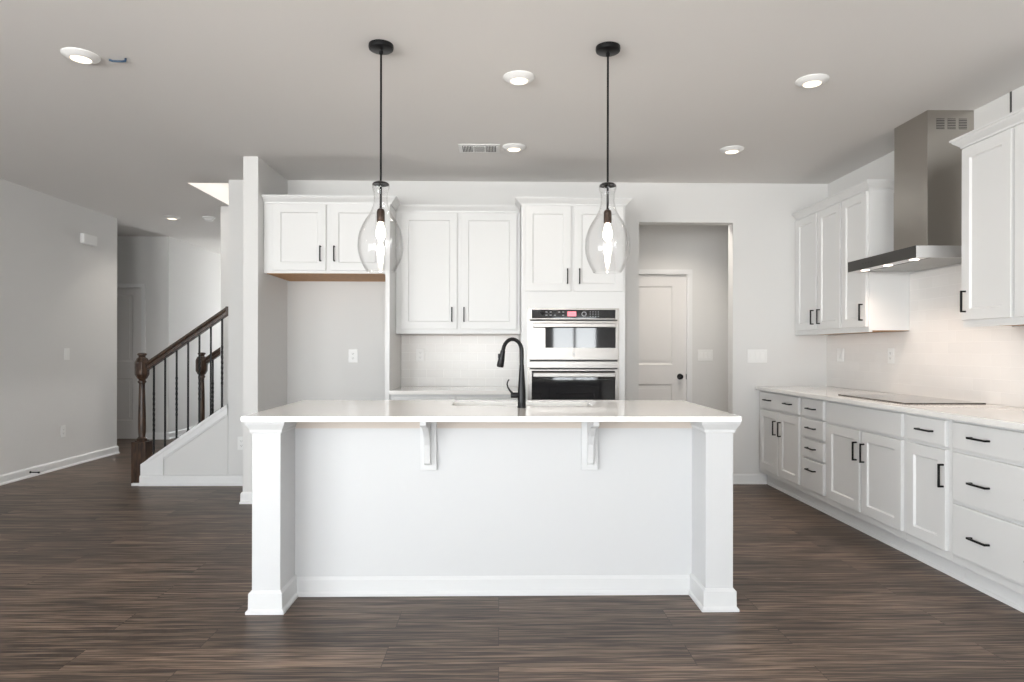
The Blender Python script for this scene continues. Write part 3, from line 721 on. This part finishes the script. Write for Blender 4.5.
# ------------------------------------------------------------------ wall plates
def plate(name, label, cat, loc, rotz, w, h, kind):
    """faces -y locally"""
    t = thing(name, label, cat, loc, rotz)
    MB().box(-w / 2, w / 2, -.006, -.0006, -h / 2, h / 2).build('cover_plate', M['plastic'], t, bevel=.002)
    if kind == 'outlet':
        for s_ in (-1, 1):
            q = MB().box(-.017, .017, -.0085, -.0062, s_ * .020 - .0135, s_ * .020 + .0135).build('socket', M['plastic'], t, bevel=.002)
            MB().box(-.008, -.006, -.0092, -.0086, s_ * .020 - .004, s_ * .020 + .006).box(.006, .008, -.0092, -.0086, s_ * .020 - .004, s_ * .020 + .006).box(-.002, .002, -.0092, -.0086, s_ * .020 - .010, s_ * .020 - .006).build('slots', M['slot'], q)
    else:
        n_ = kind
        for k in range(n_):
            cx = (k - (n_ - 1) / 2) * .046
            MB().add([(cx + a, b_, c_) for a, b_, c_ in ((-.016, -.0062, -.033), (.016, -.0062, -.033), (.016, -.0062, .033), (-.016, -.0062, .033), (-.016, -.0115, -.033), (.016, -.0115, -.033), (.016, -.0075, .033), (-.016, -.0075, .033))],
                     [(0, 3, 2, 1), (4, 5, 6, 7), (0, 1, 5, 4), (1, 2, 6, 5), (2, 3, 7, 6), (3, 0, 4, 7)]).build('rocker', M['plastic'], t, bevel=.001)
    return t
L90 = PI / 2   # faces +x
plate('light_switch', 'white switch plate on the left wall, above the outlet', 'light switch', (XL, 6.775, 1.167), L90, .085, .12, 1)
plate('power_outlet', 'white wall outlet low on the left wall, above the baseboard', 'outlet', (XL, 6.72, .378), L90, .075, .12, 'outlet')
plate('power_outlet', 'white wall outlet inside the empty refrigerator niche', 'outlet', (-1.318, D, 1.162), 0, .080, .12, 'outlet')
plate('power_outlet', 'white outlet in the tile under the wide double-door wall cabinet', 'outlet', (-.713, D - .010, 1.170), 0, .072, .115, 'outlet')
plate('power_outlet', 'white outlet low on the stair wall beside the niche wall end', 'outlet', (-2.312, D, .375), 0, .075, .12, 'outlet')
plate('light_switch', 'white triple switch plate inside the passage beside the door', 'light switch', (2.247, DY, 1.164), 0, .165, .12, 3)
plate('light_switch', 'wide white switch plate on the back wall between the opening and the counter corner', 'light switch', (2.355, D, 1.166), 0, .180, .12, 3)
plate('light_switch', 'white switch plate in the right wall tile near the back corner', 'light switch', (XR - .010, 5.63, 1.18), R90, .11, .118, 2)
plate('power_outlet', 'white outlet in the right wall tile near the cooktop end of the wall cabinets', 'outlet', (XR - .010, 4.90, 1.18), R90, .078, .118, 'outlet')
t = thing('door_chime', 'white box-shaped door chime high on the left wall', 'door chime', (XL, 7.10, 2.40), L90)
MB().box(-.115, .115, -.045, -.0006, -.055, .055).build('cover', M['plastic'], t, bevel=.008)
t = thing('door_stop', 'small dark spring door stop sticking out of the left baseboard', 'door stop', (XL + .0145, 6.24, .05), L90)
MB().lathe([(.011, -.004), (.011, -.0), (0, 0)], 0, 0, 16, 'y', 0).build('mount', M['black'], t)
MB().tube([(0, -.004, 0), (0, -.075, -.003)], .005, 10).build('spring', M['black'], t, smooth=True)
MB().lathe([(0, -.088), (.008, -.088), (.009, -.076), (0, -.0755)], 0, 0, 14, 'y', -.003).build('tip', M['black'], t, smooth=True)

# ------------------------------------------------------------------ doors
def panel_door(n, x0, x1, z1, y, rail_z, fwx, knob_x, mt):
    """two-panel door leaf facing -y with its casing"""
    leaf = MB(); yf_ = y + .012; yb_ = y + .047
    leaf.box(x0 + .002, x1 - .002, yf_ + .012, yb_, .008, z1 - .003)
    zb0, zb1, zt0, zt1 = rail_z
    leaf.box(x0 + .002, x0 + fwx, yf_, yf_ + .012, .008, z1 - .003).box(x1 - fwx, x1 - .002, yf_, yf_ + .012, .008, z1 - .003)
    for a, b in ((.008, zb0), (zb1, zt0), (zt1, z1 - .003)): leaf.box(x0 + fwx, x1 - fwx, yf_, yf_ + .012, a, b)
    for a, b in ((zb0, zb1), (zt0, zt1)): leaf.shaker(x0 + fwx, x1 - fwx, a, b, yf_ + .0005, yf_ + .012, fw=.0022, bev=.016, rec=.010)
    for a, b in ((zb0, zb1), (zt0, zt1)): leaf.box(x0 + fwx + .05, x1 - fwx - .05, yf_ + .005, yf_ + .012, a + .05, b - .05)
    o = leaf.build('door_%d' % n, M[mt], bevel=.0015); o['kind'] = 'structure'
    kz = .93
    k = MB().lathe([(.0, -.056), (.018, -.055), (.026, -.046), (.028, -.036), (.024, -.028), (.013, -.024), (.011, -.008), (.032, -.006), (.033, -.0005)], knob_x, yf_, 28, 'y', kz)
    k.build('door_knob', M['black'], o, smooth=True)
    MB().box(x1 - .006, x1 + .003, y + .002, y + .011, kz - .03, kz + .03).build('latch_plate', M['black'], o)
    MB().box(x0 - .05, x1 + .05, y + T + .002, y + T + .03, .001, z1 + .05).build('door_light_block_%d' % n, M['wall'])['kind'] = 'structure'  # unseen board added behind the leaf to stop light leaking under it
    cs = MB(); CW = .055
    PR = [(0, 0), (.004, 0), (0, 0)]
    for a, b in ((x0 - CW, x0), (x1, x1 + CW)):
        cs.box(a, b, y - .016, y - .0005, 0, z1 + .0)
        cs.box(a + .010, b - .010, y - .020, y - .016, 0, z1 + .0)
    cs.box(x0 - CW, x1 + CW, y - .016, y - .0005, z1, z1 + CW).box(x0 - CW + .010, x1 + CW - .010, y - .020, y - .016, z1 + .010, z1 + CW - .010)
    cs.box(x0 - .0, x0 + .0015, y, y + .06, 0, z1).box(x1 - .0015, x1, y, y + .06, 0, z1)
    c_ = cs.build('trim_%d' % n, M['white'], bevel=.003); c_['kind'] = 'structure'
panel_door(1, PD0, PD1, 2.043, DY, (.25, .850, 1.057, 1.919), .152, 1.975, 'door')
panel_door(2, HD0, HD1, 2.047, HYD, (.248, .829, 1.045, 1.95), .125, -5.53, 'door')

# slim reveal on the right wall above the cabinets, beside the hood
sl = struct('trim_3', MB().box(XR - .006, XR - .0005, 3.750, 3.759, 2.47, H - .001), M['slot'])

# ------------------------------------------------------------------ stairs
SL = .698; KX0 = -3.202
def kz(x): return .190 + (x - KX0) * SL
# knee wall under the near railing
KE = -2.4345
k = MB().prism([(-3.135, 0), (KE, 0), (KE, kz(KE) - .03), (-3.135, kz(-3.135) - .03)], 'y', 5.872, 5.985)
struct('wall_stair', k, M['wall'])
tr = MB()
y0_, y1_ = 5.850, 5.8715
tr.prism([(KX0, 0), (-3.0, 0), (-3.0, kz(-3.0)), (KX0, kz(KX0))], 'y', y0_ + .004, y1_)
tr.prism([(-3.0, kz(-3.0) - .085), (KE, kz(KE) - .085), (KE, kz(KE)), (-3.0, kz(-3.0))], 'y', y0_ + .004, y1_)
tr.prism([(-3.0, kz(-3.0) - .100), (KE, kz(KE) - .100), (KE, kz(KE) - .085), (-3.0, kz(-3.0) - .085)], 'y', y0_ + .010, y1_)
tr.prism([(-3.13, kz(-3.13) - .028), (KE, kz(KE) - .028), (KE, kz(KE) + .002), (-3.13, kz(-3.13) + .002)], 'y', y0_ - .004, 6.0)
struct('trim_4', tr, M['white'], bevel=.002)
baseboard('stair', [(KX0, 5.853), (PX0 - .001, 5.853)])
struct('trim_6', MB().box(KX0 - .075, KX0, 5.845, 5.872, 0, .022), M['white'], bevel=.003)
# far knee wall
k2 = MB().prism([(-3.12, 0), (FX - .001, 0), (FX - .001, kz(FX) - .03), (-3.12, kz(-3.12) - .03)], 'y', 6.965, 7.075)
struct('wall_stair_far', k2, M['wall'])
tr = MB().prism([(-3.12, kz(-3.12) - .029), (FX - .001, kz(FX) - .029), (FX - .001, kz(FX) + .002), (-3.12, kz(-3.12) + .002)], 'y', 6.955, 7.09)
struct('trim_5', tr, M['white'], bevel=.002)
# flight of steps
t = thing('staircase', 'flight of dark wooden stairs rising to the right behind the railing', 'stairs', (-3.16, 6.48, 0))
for k in range(13):
    xa = -3.17 + k * .27; zt = .185 * (k + 1)
    MB().box(xa, xa + .019, 6.003, 6.957, zt - .185 + (.0005), zt - .026).build('riser', M['white'], t, off=(-3.16, 6.48, 0))
    MB().box(xa - .025, xa + .270, 6.003, 6.954, zt - .0255, zt).build('tread', M['darkwood'], t, off=(-3.16, 6.48, 0), bevel=.004)

def railing(label, nx, ny, x_end, xs, sgn):
    base = (nx, ny, 0)
    t = thing('stair_railing', label, 'railing', base)
    def Wr(mb, name, m, parent=None, **k): return mb.build(name, m, parent or t, off=base, **k)
    nb = Wr(MB().box(nx - .063, nx + .063, ny - .063, ny + .063, .001, .385).box(nx - .044, nx + .044, ny - .044, ny + .044, .385, .396), 'newel_post', M['darkwood'], bevel=.004)
    Wr(MB().lathe([(.044, .396), (.046, .408), (.034, .420), (.028, .432), (.031, .46), (.033, .50), (.032, .62), (.028, .80), (.025, .90), (.027, .910), (.036, .918), (.036, .928), (.028, .938), (.036, .957)], nx, ny, 24, 'z', 0), 'turned_shaft', M['darkwood'], nb, smooth=True)
    R8 = PI / 8
    Wr(MB().lathe([(.040, .950), (.060, .990), (.060, 1.100), (.045, 1.135), (.036, 1.142)], nx, ny, 8, 'z', 0, rot=R8), 'faceted_block', M['darkwood'], nb, bevel=.003)
    Wr(MB().lathe([(.032, 1.1425), (.027, 1.150), (.029, 1.158), (.039, 1.166), (.040, 1.176), (.030, 1.184), (0, 1.187)], nx, ny, 24, 'z', 0), 'finial', M['darkwood'], nb, smooth=True)
    def rz(x): return 1.103 + (x + 3.185) * SL
    a = nx + .055; zA = rz(a); zB = rz(x_end)
    prof = [(-.028, -.078), (.028, -.078), (.030, -.050), (.022, -.044), (.022, -.036), (.034, -.026), (.034, -.010), (.024, 0), (-.024, 0), (-.034, -.010), (-.034, -.026), (-.022, -.036), (-.022, -.044), (-.030, -.050)]
    v = [(a, ny + p, zA + q) for p, q in prof] + [(x_end, ny + p, zB + q) for p, q in prof]; n_ = len(prof)
    Wr(MB().add(v, [tuple(range(n_)), tuple(range(2 * n_ - 1, n_ - 1, -1))] + [(i, (i + 1) % n_, n_ + (i + 1) % n_, n_ + i) for i in range(n_)]), 'handrail', M['darkwood'], bevel=.002)
    if sgn > 0: Wr(MB().box(x_end + .0005, x_end + .034, ny - .040, ny + .040, zB - .080, zB + .004), 'rail_end_block', M['darkwood'], bevel=.003)
    for i, x in enumerate(xs):
        zb, zt = kz(x) + .008, rz(x) - .077
        m = MB(); h = .0065
        m.box(x - h, x + h, ny - h, ny + h, zb, zt)
        b = Wr(m, 'baluster', M['iron'])
        Wr(MB().prism([(x - .014, kz(x - .014) + .0025), (x + .014, kz(x + .014) + .0025), (x + .011, kz(x + .011) + .024), (x - .011, kz(x - .011) + .024)], 'y', ny - .014, ny + .014), 'baluster_shoe', M['iron'], b)
        if i % 2 == 0:      # twisted middle
            z0_, z1_ = zb + .22, zt - .22; n_ = 40; vv = []; ff = []
            for q in range(n_ + 1):
                an = PI * 4 * q / n_
                for c4 in range(4):
                    an2 = an + PI / 2 * c4; vv.append((x + .0105 * math.cos(an2), ny + .0105 * math.sin(an2), z0_ + (z1_ - z0_) * q / n_))
            for q in range(n_):
                for c4 in range(4): ff.append((q * 4 + c4, q * 4 + (c4 + 1) % 4, q * 4 + 4 + (c4 + 1) % 4, q * 4 + 4 + c4))
            ff += [(3, 2, 1, 0), (n_ * 4, n_ * 4 + 1, n_ * 4 + 2, n_ * 4 + 3)]
            Wr(MB().add(vv, ff), 'twist', M['iron'], b)
railing('nearer stair railing with dark wood newel, sloping handrail and seven black balusters', -3.232, 5.937, -2.470,
        [-3.126, -3.025, -2.922, -2.819, -2.718, -2.615, -2.514], 1)
railing('farther stair railing seen between the black balusters of the nearer one', -3.190, 7.020, FX - .002, [-3.07], 0)
# light upstairs
l = bpy.data.lights.new('upstairs_light', 'POINT'); l.energy = 60; l.shadow_soft_size = .12; l.color = (1, .97, .93)
o = bpy.data.objects.new('upstairs_light', l); o.location = (-1.2, 6.48, 4.7); COL.objects.link(o)
